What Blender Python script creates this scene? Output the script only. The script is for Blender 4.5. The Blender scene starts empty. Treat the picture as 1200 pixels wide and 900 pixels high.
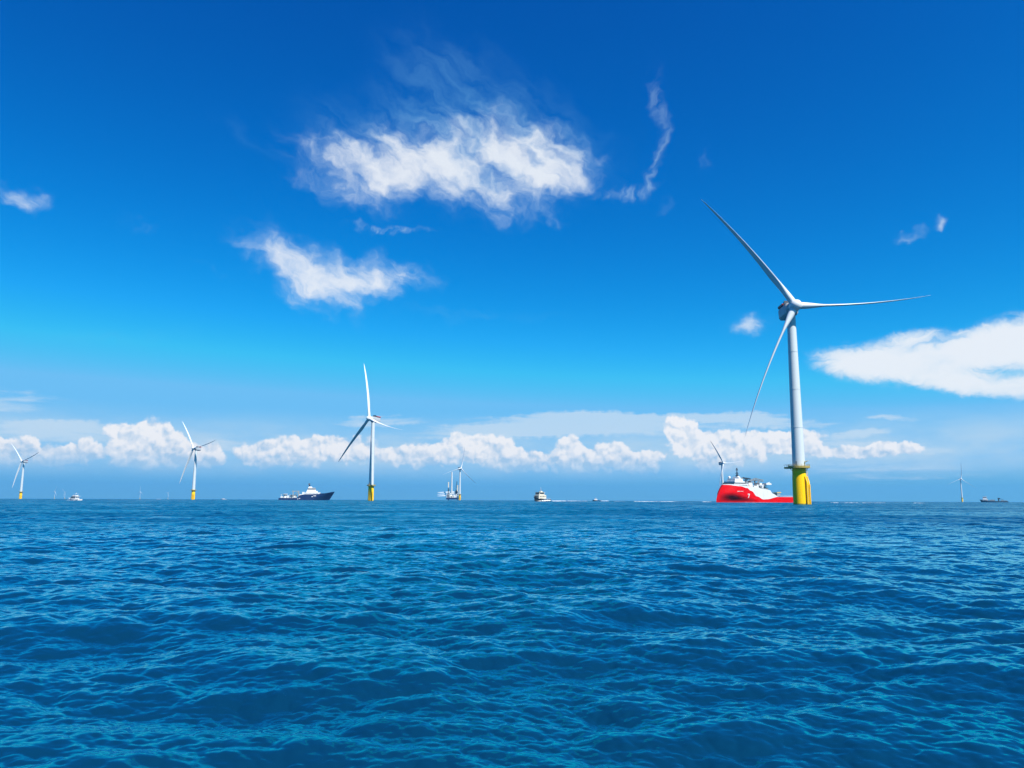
import bpy, bmesh, math, random
import numpy as np
from mathutils import Vector, Matrix
R_ = math.radians
PI = math.pi
sc = bpy.context.scene
COL = sc.collection

# ------------------------------------------------------------------ camera
EYE = 2.0
F = 901.0                     # focal length in pixels of a 1200 px wide frame
PITCH, ROLL = R_(8.56), R_(0.2)
cam_d = bpy.data.cameras.new('camera')
cam_d.sensor_width = 36.0
cam_d.lens = 36.0 * F / 1200.0
cam_d.clip_start, cam_d.clip_end = 0.1, 60000
cy = sc.cycles
cy.max_bounces, cy.diffuse_bounces, cy.glossy_bounces, cy.transmission_bounces, cy.volume_bounces = 4, 2, 3, 2, 0
cy.caustics_reflective = cy.caustics_refractive = False
cam = bpy.data.objects.new('camera', cam_d)
COL.objects.link(cam)
cam.location = (0, 0, EYE)
cam.matrix_world = Matrix.Translation((0, 0, EYE)) @ Matrix.Rotation(R_(90) + PITCH, 4, 'X') @ Matrix.Rotation(ROLL, 4, 'Z')
sc.camera = cam


def ray(x, y):
    """photo pixel (1200x900) -> unit direction in the world"""
    v = cam.matrix_world.to_3x3() @ Vector(((x - 600) / F, (450 - y) / F, -1))
    return v.normalized()


def azel(x, y):
    v = ray(x, y)
    return math.degrees(math.atan2(v.x, v.y)), math.degrees(math.asin(v.z))


EARTH = 7.4e6                 # radius with the air's refraction: far hulls sink behind the horizon


def sink(dist):
    return -dist * dist / (2 * EARTH)


def on_sea(x, dist):
    """point of the sea at a ground distance, below the horizon point of photo column x"""
    a = R_(azel(x, 586)[0])
    return Vector((dist * math.sin(a), dist * math.cos(a), sink(dist)))


# ------------------------------------------------------------------ sun, exposure
SUN_EL, SUN_AZ = 54.0, 141.0          # azimuth clockwise from +Y: behind the camera, to the right
sd_ = bpy.data.lights.new('sun', 'SUN')
sd_.energy, sd_.angle, sd_.color = 5.0, R_(0.53), (1.0, 0.965, 0.90)
sun = bpy.data.objects.new('sun', sd_)
COL.objects.link(sun)
sdir = Vector((math.sin(R_(SUN_AZ)) * math.cos(R_(SUN_EL)), math.cos(R_(SUN_AZ)) * math.cos(R_(SUN_EL)), math.sin(R_(SUN_EL))))
sun.rotation_euler = sdir.to_track_quat('Z', 'Y').to_euler()
vs = sc.view_settings
vs.view_transform, vs.look, vs.exposure, vs.gamma, vs.use_curve_mapping = 'Standard', 'None', 0.75, 1.0, False


# ------------------------------------------------------------------ node helper
class NT:
    def __init__(s, tree):
        s.t = tree
        s.n, s.l = tree.nodes, tree.links

    def new(s, typ, **kw):
        n = s.n.new(typ)
        for k, v in kw.items():
            setattr(n, k, v)
        return n

    def put(s, sock, v):
        if v is None:
            return
        if hasattr(v, 'is_linked'):
            s.l.new(v, sock)
        else:
            sock.default_value = v

    def m(s, op, a, b=None, c=None, clamp=False):
        n = s.new('ShaderNodeMath', operation=op, use_clamp=clamp)
        for i, v in enumerate((a, b, c)):
            s.put(n.inputs[i], v)
        return n.outputs[0]

    def v(s, op, a, b=None, scale=None):
        n = s.new('ShaderNodeVectorMath', operation=op)
        s.put(n.inputs[0], a)
        s.put(n.inputs[1], b)
        if scale is not None:
            s.put(n.inputs['Scale'], scale)
        return n.outputs[1] if op in ('LENGTH', 'DOT_PRODUCT') else n.outputs[0]

    def comb(s, x, y, z):
        n = s.new('ShaderNodeCombineXYZ')
        for i, v in enumerate((x, y, z)):
            s.put(n.inputs[i], v)
        return n.outputs[0]

    def noise(s, vec, scale, detail=4, rough=0.5, dist=0.0, lac=2.0, col=False, dim='3D'):
        n = s.new('ShaderNodeTexNoise', noise_dimensions=getattr(s, 'dim', dim))
        s.put(n.inputs['Vector'], vec)
        n.inputs['Scale'].default_value = scale
        n.inputs['Detail'].default_value = detail
        n.inputs['Roughness'].default_value = rough
        n.inputs['Lacunarity'].default_value = lac
        n.inputs['Distortion'].default_value = dist
        return n.outputs['Color' if col else 'Fac']

    def ss(s, x, a, b, lo=0.0, hi=1.0, typ='SMOOTHSTEP'):
        n = s.new('ShaderNodeMapRange', interpolation_type=typ)
        s.put(n.inputs[0], x)
        n.inputs[1].default_value, n.inputs[2].default_value = a, b
        n.inputs[3].default_value, n.inputs[4].default_value = lo, hi
        return n.outputs[0]

    def mix(s, f, a, b):
        n = s.new('ShaderNodeMix', data_type='RGBA')
        s.put(n.inputs['Factor'], f)
        s.put(n.inputs['A'], a)
        s.put(n.inputs['B'], b)
        return n.outputs['Result']


def lin(r, g, b):
    f = lambda c: (c / 12.92 if c <= 0.04045 else ((c + 0.055) / 1.055) ** 2.4)
    return (f(r / 255), f(g / 255), f(b / 255), 1.0)


# ------------------------------------------------------------------ world: sky and clouds
world = bpy.data.worlds.new('World')
sc.world = world
world.use_nodes = True
world.cycles.sampling_method = 'MANUAL'
world.cycles.sample_map_resolution = 256
T = NT(world.node_tree)
T.n.clear()
T.dim = '2D'
sky = T.new('ShaderNodeTexSky', sky_type='NISHITA')
sky.sun_disc = False
sky.sun_elevation, sky.sun_rotation = R_(SUN_EL), R_(SUN_AZ)
sky.altitude, sky.air_density, sky.dust_density, sky.ozone_density = 0.0, 1.0, 0.3, 3.0
SKY_STRENGTH = 0.0595
GRADE = [((1.88, .06, ), (3.42, 1.50)), ((1.74, 1.13), (3.00, 2.85)), ((3.19, 4.75), (4.87, 7.7))]
CAP = (1.6, 5.3, 9.2)
# the camera's vivid colour rendering: per channel gain on the sky
tc = T.new('ShaderNodeTexCoord').outputs['Generated']
sep = T.new('ShaderNodeSeparateXYZ')
T.put(sep.inputs[0], tc)
az = T.m('MULTIPLY', T.m('ARCTAN2', sep.outputs[0], sep.outputs[1]), 180 / PI)
el = T.m('MULTIPLY', T.m('ARCSINE', sep.outputs[2]), 180 / PI)
gam = T.new('ShaderNodeSeparateColor')
T.put(gam.inputs[0], sky.outputs[0])


def chan(sock, p0, p1):
    """power law through two measured pairs (raw sky value, value the camera recorded)"""
    k = math.log(p1[1] / p0[1]) / math.log(p1[0] / p0[0])
    return T.m('MULTIPLY', T.m('POWER', sock, k), p0[1] / p0[0] ** k)


cc = T.new('ShaderNodeCombineColor')
for i_, (q0, q1) in enumerate(GRADE):
    T.put(cc.inputs[i_], T.m('MINIMUM', chan(gam.outputs[i_], q0, q1), CAP[i_]))
graded = cc.outputs[0]
uv = T.comb(az, el, 1.0)

# slow swirls that bend the cloud outlines
warp1 = T.v('MULTIPLY', T.v('SUBTRACT', T.noise(T.v('MULTIPLY', uv, (1, 1.3, 1)), 0.28, 3, 0.55, col=True), (0.5, 0.5, 0.5)), (1, 1, 0))
warp2 = T.v('MULTIPLY', T.v('SUBTRACT', T.noise(uv, 1.3, 4, 0.6, col=True), (0.5, 0.5, 0.5)), (1, 1, 0))
uvw = T.v('ADD', uv, T.v('ADD', T.v('SCALE', warp1, scale=2.8), T.v('SCALE', warp2, scale=0.5)))
uvc = T.v('ADD', uv, T.v('SCALE', warp2, scale=0.55))


def ellipse(vec, cx, cy, rx, ry, rot=0.0, gain=1.0):
    """soft bump (1-d2)^2 over an ellipse of sky; vec = (azimuth, elevation, 1)"""
    a0, e0 = azel(cx, cy)
    c, s_ = math.cos(R_(rot)), math.sin(R_(rot))
    a1, e1 = azel(cx + rx * c, cy - rx * s_)
    a2, e2 = azel(cx - ry * s_, cy - ry * c)
    I = np.linalg.inv(np.array([[a1 - a0, a2 - a0], [e1 - e0, e2 - e0]]))
    off = -I @ np.array([a0, e0])
    x = T.v('DOT_PRODUCT', vec, (I[0, 0], I[0, 1], off[0]))
    y = T.v('DOT_PRODUCT', vec, (I[1, 0], I[1, 1], off[1]))
    d2 = T.m('MULTIPLY_ADD', y, y, T.m('MULTIPLY', x, x))
    g = math.sqrt(gain)
    return T.m('MULTIPLY_ADD', d2, -g, g, clamp=True)


def union(vec, items, smooth=0.12):
    o = 0.0
    for it in items:
        e = ellipse(vec, *it)
        o = T.m('MULTIPLY_ADD', e, e, o)
    return o


# high thin clouds torn by the wind
WISP = [(460, 188, 110, 64, -8, .85), (400, 203, 125, 50, -28, .8), (490, 205, 80, 60, 0, .75), (600, 192, 118, 76, 0, .85),
        (640, 185, 85, 60, -25, .6), (672, 214, 76, 26, -10, .75), (590, 240, 100, 40, 0, .7), (545, 165, 135, 80, 0, .55),
        (405, 326, 128, 46, -8, .75), (338, 302, 108, 46, -26, .75), (375, 348, 92, 38, -14, .65), (460, 322, 82, 36, 0, .85),
        (878, 382, 40, 22, -5, .9), (1101, 260, 19, 12, 0, .75), (1062, 272, 34, 11, 20, .6), (25, 231, 62, 24, -8, 1.0),
        (780, 244, 18, 12, -20, .5), (706, 187, 15, 11, 0, .45)]
HAZY = [(560, 125, 190, 95, -25, 1.0), (480, 170, 190, 80, -10, .9), (290, 160, 80, 16, -35, .35), (620, 190, 160, 80, 0, .8), (560, 372, 170, 10, 0, .5),
        (120, 395, 200, 20, 0, .4), (390, 320, 150, 50, -15, .5), (880, 382, 60, 26, 0, .5)]
THIN = [(769, 130, 13, 95, 4, .8), (768, 192, 12, 50, -4, .9),
        (735, 228, 66, 13, 15, 1.1), (455, 268, 66, 9, -3, 1.2), (160, 264, 36, 8, -15, .35), (250, 315, 60, 7, -25, .2),
        (825, 190, 9, 40, -5, .5), (640, 245, 50, 10, -30, .6)]
mW = union(uvw, WISP)
mT = union(uvw, THIN)
mH = union(uvw, HAZY)


def turned(vec, deg, sx, sy):
    c, s_ = math.cos(R_(deg)), math.sin(R_(deg))
    return T.comb(T.v('DOT_PRODUCT', vec, (c * sx, s_ * sx, 0)), T.v('DOT_PRODUCT', vec, (-s_ * sy, c * sy, 0)), 0.0)


fil = T.noise(uvw, 0.5, 7, 0.54, 0.0)                                   # torn body
thr = T.noise(turned(uvw, -28, 0.24, 0.85), 1.0, 7, 0.56, 0.0)          # threads drawn out by the wind
dW = T.m('ADD', mW, T.m('ADD', T.m('MULTIPLY', T.m('SUBTRACT', fil, 0.5), 1.5), T.m('MULTIPLY', T.m('SUBTRACT', thr, 0.5), 1.5)))
aW = T.m('MULTIPLY', T.m('POWER', T.ss(dW, -0.1, 1.9), 1.15), T.ss(mW, 0.0, 0.7))
thr2 = T.noise(turned(T.v('ADD', uvw, (40, 7, 0)), 65, 0.35, 1.0), 1.0, 7, 0.6, 0.0)
aT = T.m('MULTIPLY', T.m('MULTIPLY', T.ss(thr2, 0.34, 0.8), T.ss(mT, 0.0, 1.4)), 0.5)
aH = T.m('MULTIPLY', T.m('MULTIPLY', T.ss(thr, 0.18, 0.85), T.ss(mH, 0.0, 1.5)), 0.42)
# streaky sheets lower down
SHEET = [(1100, 420, 175, 42, 7, 1.1), (1005, 425, 88, 30, -3, 1.0), (1190, 395, 110, 40, 14, 1.1), (1150, 452, 140, 20, -4, 1.0),
         (1290, 430, 160, 70, 0, 1.2), (1060, 395, 60, 14, 10, .6)]
STREAK = [(700, 499, 250, 18, 1, 1.0), (590, 506, 160, 13, 2, .9), (690, 489, 110, 12, 0, .9), (855, 489, 110, 10, 0, .85),
          (1010, 508, 62, 8, 8, .8), (1045, 489, 50, 6, -5, .6), (440, 494, 80, 11, 2, .6), (70, 505, 130, 20, -2, .8), (920, 497, 90, 8, 0, .6),
          (60, 497, 80, 7, 0, .7), (1030, 524, 120, 12, -2, .8), (1010, 552, 230, 22, 0, .35), (260, 520, 60, 16, 0, .5),
          (-120, 470, 260, 30, 0, .7), (1420, 520, 260, 30, 0, .7)]
mS = union(uvc, SHEET)
strk = T.noise(T.v('MULTIPLY', uvw, (0.35, 1.6, 1)), 0.9, 7, 0.6, 0.3)
dS = T.m('ADD', T.m('MULTIPLY', mS, 1.7), T.m('ADD', T.m('MULTIPLY', T.m('SUBTRACT', strk, 0.5), 1.7), T.m('MULTIPLY', T.m('SUBTRACT', fil, 0.5), 0.8)))
aS = T.m('MULTIPLY', T.ss(dS, -0.05, 1.5), T.m('MULTIPLY', T.ss(mS, 0.0, 0.6), 0.93))
mK = union(uvc, STREAK, 0.1)
dK = T.m('ADD', T.m('MULTIPLY', mK, 1.2), T.m('MULTIPLY', T.m('SUBTRACT', T.noise(T.v('MULTIPLY', uv, (0.22, 1.9, 1)), 1.1, 6, 0.6, 0.4), 0.5), 1.6))
aK = T.m('MULTIPLY', T.ss(dK, 0.05, 0.95), T.m('MULTIPLY', T.ss(mK, 0.0, 0.3), 0.72))

# heaped clouds along the horizon
CUM = [(10, 528, 55, 32, 0, .9), (62, 534, 50, 22, 0, .7), (101, 530, 28, 24, 0, 1), (165, 528, 62, 36, 0, 1.0), (181, 509, 30, 26, 0, 1.1), (141, 505, 28, 16, 0, .9),
       (218, 535, 52, 24, 0, .95), (205, 517, 20, 18, 0, .9), (245, 532, 32, 22, 0, .8), (302, 534, 40, 22, 0, .95), (345, 530, 60, 28, 0, 1.0), (384, 522, 30, 18, 0, .9),
       (412, 528, 50, 24, 0, .95), (462, 534, 36, 18, 0, .9), (500, 534, 46, 24, 0, 1), (540, 525, 36, 25, 0, 1.05), (578, 528, 48, 30, 0, 1.1),
       (615, 542, 60, 22, 0, .9), (667, 526, 27, 23, 0, 1), (690, 542, 70, 22, 0, .8), (716, 530, 34, 19, 0, 1), (752, 544, 40, 20, 0, .85), (765, 532, 30, 10, 0, .7),
       (797, 502, 25, 22, 0, 1.1), (812, 518, 42, 26, 0, 1.1), (850, 526, 56, 32, 0, 1.0), (842, 545, 36, 22, 0, .8), (893, 520, 42, 26, 0, 1.1), (935, 518, 50, 22, 0, 1.1),
       (1000, 530, 105, 12, 0, .9), (1050, 523, 44, 11, 0, .8), (-60, 520, 80, 32, 0, 1), (-160, 525, 90, 28, 0, 1), (1260, 534, 100, 18, 0, .8), (1400, 525, 90, 32, 0, 1)]
mC = union(uvc, CUM, 0.16)
uvb = T.v('ADD', uv, T.v('SCALE', warp2, scale=0.5))


def billow(vec):
    n1 = T.noise(vec, 0.8, 7, 0.55)
    vo = T.new('ShaderNodeTexVoronoi', feature='F1', voronoi_dimensions='2D')
    T.put(vo.inputs['Vector'], vec)
    vo.inputs['Scale'].default_value = 0.75
    vo.inputs['Detail'].default_value = 2.0
    vo.inputs['Roughness'].default_value = 0.55
    return T.m('ADD', T.m('MULTIPLY', n1, 0.75), T.m('MULTIPLY', T.m('SUBTRACT', 1.0, vo.outputs['Distance']), 0.5))


b0 = billow(uvb)
b1 = billow(T.v('ADD', uvb, (0.16, 0.30, 0)))       # the same cloud a step towards the sun: gives its relief
dC = T.m('ADD', T.m('MULTIPLY', mC, 1.65), T.m('MULTIPLY', T.m('SUBTRACT', b0, 0.70), 1.5))
low = T.ss(el, 1.5, 3.3)
aC = T.m('MULTIPLY', T.m('MULTIPLY', T.ss(dC, 0.02, 0.58), T.ss(mC, 0.0, 0.2)), low)
relief = T.m('ADD', T.m('MULTIPLY', T.m('SUBTRACT', b0, b1), 2.2), T.m('ADD', T.m('MULTIPLY', T.ss(el, 1.4, 4.4), 0.85), 0.08), clamp=True)
# a pale veil of far cloud under and behind the heaps
veil = T.m('MULTIPLY', T.m('MULTIPLY', T.ss(el, 1.0, 3.0), T.ss(el, 6.6, 3.6)), T.ss(T.noise(T.v('MULTIPLY', uv, (0.3, 1, 1)), 0.5, 6, 0.6), 0.25, 0.75, 0.45, 1.0))

K = 10.0
sc_col = lambda c: tuple(x * K for x in c[:3]) + (1.0,)
col = graded
low_w = T.ss(el, 3.4, 0.3)
col = T.mix(T.m('MULTIPLY', low_w, 0.85), col, sc_col(lin(106, 174, 221)))
col = T.mix(veil, col, sc_col(lin(184, 216, 240)))
col = T.mix(aK, col, sc_col(lin(205, 226, 243)))
cumc = T.mix(relief, sc_col(lin(176, 206, 234)), sc_col(lin(250, 249, 250)))
col = T.mix(T.m('MULTIPLY', aC, 0.95), col, cumc)
sheetc = T.mix(T.ss(dS, 0.3, 2.0), sc_col(lin(198, 224, 244)), sc_col(lin(243, 246, 250)))
col = T.mix(aS, col, sheetc)
col = T.mix(aH, col, sc_col(lin(120, 190, 236)))
col = T.mix(aT, col, sc_col(lin(190, 224, 246)))
wc = T.mix(T.ss(dW, 0.3, 1.7), sc_col(lin(170, 208, 240)), sc_col(lin(238, 243, 249)))
col = T.mix(T.m('MULTIPLY', aW, 0.90), col, wc)
bg = T.new('ShaderNodeBackground')
T.put(bg.inputs['Color'], col)
bg.inputs['Strength'].default_value = SKY_STRENGTH
T.l.new(bg.outputs[0], T.new('ShaderNodeOutputWorld').inputs[0])

# ------------------------------------------------------------------ materials
def mat(name, rgb, rough=0.5, metal=0.0, var=0.0, vscale=0.4, dirt=None, spec=0.5):
    m = bpy.data.materials.new(name)
    m.use_nodes = True
    N = NT(m.node_tree)
    p = N.n['Principled BSDF']
    p.inputs['Roughness'].default_value = rough
    p.inputs['Metallic'].default_value = metal
    p.inputs['Specular IOR Level'].default_value = spec
    c = tuple(rgb) + (1.0,)
    if var:
        tcn = N.new('ShaderNodeTexCoord').outputs['Object']
        n1 = N.noise(N.v('MULTIPLY', tcn, (1, 1, 0.25)), vscale, 6, 0.6)
        d = dirt if dirt else tuple(x * 0.55 for x in rgb)
        N.put(p.inputs['Base Color'], N.mix(N.ss(n1, 0.42, 0.8, 0, var), c, tuple(d) + (1.0,)))
    else:
        p.inputs['Base Color'].default_value = c
    return m


M = dict(
    tower=mat('painted_steel_white', (0.53, 0.58, 0.59), 0.38, var=0.25, vscale=0.15, dirt=(.45, .5, .5)),
    blade=mat('blade_gelcoat', (0.62, 0.66, 0.67), 0.32, var=0.2, vscale=0.2, dirt=(.5, .53, .53)),
    nacelle=mat('nacelle_shell', (0.33, 0.36, 0.38), 0.4, var=0.3, vscale=0.5),  # white shell darkened: its shade is put into the base colour
    yellow=mat('yellow_coating', (0.98, 0.58, 0.0), 0.45, var=0.35, vscale=0.5, dirt=(.78, .42, .01), spec=0.2),
    weed=mat('tide_growth', (0.16, 0.15, 0.03), 0.8, var=0.6, vscale=1.0, dirt=(.04, .05, .02)),
    grate=mat('galvanised_grating', (0.36, 0.27, 0.06), 0.6, var=0.5, vscale=1.0),
    dark=mat('dark_steel', (0.03, 0.035, 0.045), 0.5, var=0.3),
    grey=mat('grey_steel', (0.25, 0.28, 0.29), 0.5, var=0.4, vscale=0.6),
    red=mat('red_hull_paint', (0.64, 0.001, 0.002), 0.5, var=0.3, vscale=0.15, dirt=(.42, .003, .004), spec=0.06),
    white=mat('white_ship_paint', (0.64, 0.65, 0.65), 0.4, var=0.4, vscale=0.25, dirt=(.45, .42, .38)),
    navy=mat('navy_hull_paint', (0.008, 0.022, 0.085), 0.35, var=0.4, vscale=0.2, dirt=(.03, .045, .10)),
    hazed_hull=mat('hazed_dark_hull', (0.06, 0.09, 0.14), 0.5, var=0.4, vscale=0.2),  # dark hull greyed: distance haze put into the colour
    window=mat('dark_window_glass', (0.01, 0.015, 0.02), 0.08),
    rust=mat('antifouling_red', (0.16, 0.03, 0.02), 0.6, var=0.5, vscale=0.3),
    redlamp=mat('red_marking', (0.38, 0.03, 0.03), 0.5),
    deck=mat('green_grey_deck', (0.10, 0.16, 0.14), 0.7, var=0.5, vscale=0.4),
    orange=mat('lifeboat_orange', (0.8, 0.16, 0.01), 0.4),
    cream=mat('cream_paint', (0.62, 0.57, 0.45), 0.5, var=0.4, vscale=0.5),
)


# ------------------------------------------------------------------ mesh builder
class MB:
    def __init__(s):
        s.v, s.f, s.mi = [], [], []
        s.cur = 0

    def add(s, vs_, fs):
        b = len(s.v)
        s.v += [tuple(p) for p in vs_]
        s.f += [tuple(i + b for i in f) for f in fs]
        s.mi += [s.cur] * len(fs)

    def box(s, c, size, rz=0.0, taper=1.0):
        cx, cy, cz = c
        sx, sy, sz = size[0] / 2, size[1] / 2, size[2] / 2
        P = []
        for z, k in ((-sz, 1.0), (sz, taper)):
            for x, y in ((-sx, -sy), (sx, -sy), (sx, sy), (-sx, sy)):
                x, y = x * k, y * k
                P.append((cx + x * math.cos(rz) - y * math.sin(rz), cy + x * math.sin(rz) + y * math.cos(rz), cz + z))
        s.add(P, [(3, 2, 1, 0), (4, 5, 6, 7), (0, 1, 5, 4), (1, 2, 6, 5), (2, 3, 7, 6), (3, 0, 4, 7)])

    def tube(s, p0, p1, r0, r1=None, n=8, caps=True):
        r1 = r0 if r1 is None else r1
        p0, p1 = Vector(p0), Vector(p1)
        d = (p1 - p0).normalized()
        a = d.orthogonal().normalized()
        b = d.cross(a)
        P = []
        for p, r in ((p0, r0), (p1, r1)):
            for i in range(n):
                t = 2 * PI * i / n
                P.append(p + (a * math.cos(t) + b * math.sin(t)) * r)
        fs = [(i, (i + 1) % n, n + (i + 1) % n, n + i) for i in range(n)]
        if caps:
            fs += [tuple(range(n - 1, -1, -1)), tuple(range(n, 2 * n))]
        s.add(P, fs)

    def lathe(s, prof, n=48, c=(0, 0), cap=True):
        P = []
        for r, z in prof:
            for i in range(n):
                t = 2 * PI * i / n
                P.append((c[0] + r * math.cos(t), c[1] + r * math.sin(t), z))
        fs = []
        for k in range(len(prof) - 1):
            for i in range(n):
                fs.append((k * n + i, k * n + (i + 1) % n, (k + 1) * n + (i + 1) % n, (k + 1) * n + i))
        if cap:
            fs.append(tuple(range(n - 1, -1, -1)))
            q = (len(prof) - 1) * n
            fs.append(tuple(range(q, q + n)))
        s.add(P, fs)

    def prism(s, pts, y0, y1):
        """outline in x,z extruded along y"""
        n = len(pts)
        P = [(x, y0, z) for x, z in pts] + [(x, y1, z) for x, z in pts]
        fs = [(i, (i + 1) % n, n + (i + 1) % n, n + i) for i in range(n)]
        fs += [tuple(range(n - 1, -1, -1)), tuple(range(n, 2 * n))]
        s.add(P, fs)

    def sphere(s, c, r, n=12, sc_=(1, 1, 1)):
        P, fs = [], []
        m_ = n // 2
        for i in range(m_ + 1):
            th = PI * i / m_
            for j in range(n):
                ph = 2 * PI * j / n
                P.append((c[0] + r * sc_[0] * math.sin(th) * math.cos(ph), c[1] + r * sc_[1] * math.sin(th) * math.sin(ph), c[2] + r * sc_[2] * math.cos(th)))
        for i in range(m_):
            for j in range(n):
                fs.append((i * n + j, (i + 1) * n + j, (i + 1) * n + (j + 1) % n, i * n + (j + 1) % n))
        s.add(P, fs)

    def mesh(s, name, mats, smooth=None):
        me = bpy.data.meshes.new(name)
        me.from_pydata(s.v, [], s.f)
        for m_ in (mats if isinstance(mats, (list, tuple)) else [mats]):
            me.materials.append(m_)
        me.polygons.foreach_set('material_index', s.mi)
        me.validate()
        if smooth:
            me.polygons.foreach_set('use_smooth', [True] * len(me.polygons))
            me.set_sharp_from_angle(angle=R_(smooth))
        return me

    def build(s, name, mats, parent=None, smooth=None):
        o = bpy.data.objects.new(name, s.mesh(name, mats, smooth))
        COL.objects.link(o)
        o.parent = parent
        return o


def link(name, me, parent, mw=None):
    o = bpy.data.objects.new(name, me)
    COL.objects.link(o)
    o.parent = parent
    if mw is not None:
        o.matrix_local = mw
    return o


def tag(o, label, cat, group=None):
    o['label'], o['category'] = label, cat
    if group:
        o['group'] = group
    return o


def single(name, m_, parent, c, size, taper=1.0):
    q = MB()
    q.box(c, size, taper=taper)
    return q.build(name, M[m_], parent)


def thing(name, label, cat, loc, rz=0.0, group=None):
    o = bpy.data.objects.new(name, None)
    COL.objects.link(o)
    o.location = loc
    o.rotation_euler = (0, 0, rz)
    return tag(o, label, cat, group)


# ------------------------------------------------------------------ the sea
def wave_tile(L, N, k_lo, k_hi, B, kp, wind, seed, spread=2.0):
    rng = np.random.default_rng(seed)
    k1 = np.fft.fftfreq(N, 1.0 / N) * 2 * PI / L
    kx, ky = np.meshgrid(k1, k1)
    k = np.hypot(kx, ky)
    k[0, 0] = 1e-6
    th = np.arctan2(ky, kx) - wind
    D = np.abs(np.cos(th / 2)) ** (2 * spread)
    tt = np.linspace(0, 2 * PI, 721)[:-1]
    D = D / ((np.abs(np.cos(tt / 2)) ** (2 * spread)).mean() * 2 * PI)
    S = B * k ** -4 * D * np.exp(-1.25 * (kp / k) ** 2)
    S[(k < k_lo) | (k >= k_hi)] = 0
    a = np.sqrt(S) * (2 * PI / L) * (rng.normal(size=(N, N)) + 1j * rng.normal(size=(N, N)))
    f = lambda q: np.real(np.fft.ifft2(q) * N * N).astype(np.float32)
    return f(a), f(1j * a * kx / k), f(1j * a * ky / k)


def sample(tile, L, x, y):
    h = tile[0]
    N = h.shape[0]
    u, v = x / L * N, y / L * N
    i, j = np.floor(u).astype(np.int64), np.floor(v).astype(np.int64)
    fu, fv = (u - i).astype(np.float32), (v - j).astype(np.float32)
    fu, fv = fu * fu * (3 - 2 * fu) * .5 + fu * .5, fv * fv * (3 - 2 * fv) * .5 + fv * .5
    i0, i1, j0, j1 = i % N, (i + 1) % N, j % N, (j + 1) % N
    return [(t[j0, i0] * (1 - fu) + t[j0, i1] * fu) * (1 - fv) + (t[j1, i0] * (1 - fu) + t[j1, i1] * fu) * fv for t in tile]


WIND = R_(72)            # direction the small waves run to, from +X
SEA_R = 14000.0
BSLOPE = 0.0085
KP = 2 * PI / 8.0
BANDS = [  # tile size, cells, shortest..longest wave, fade radii, turn of the tile, spread
    (151.0, 512, 2 * PI / 40, 2 * PI / 5.0, 3000, 9000, 0.31, 4.0),
    (43.0, 512, 2 * PI / 5.0, 2 * PI / 1.4, 900, 3000, 1.13, 3.5),
    (13.7, 512, 2 * PI / 1.4, 2 * PI / 0.4, 220, 800, 0.67, 2.6),
    (4.9, 512, 2 * PI / 0.4, 2 * PI / 0.07, 45, 160, 2.01, 1.8),
]


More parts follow.
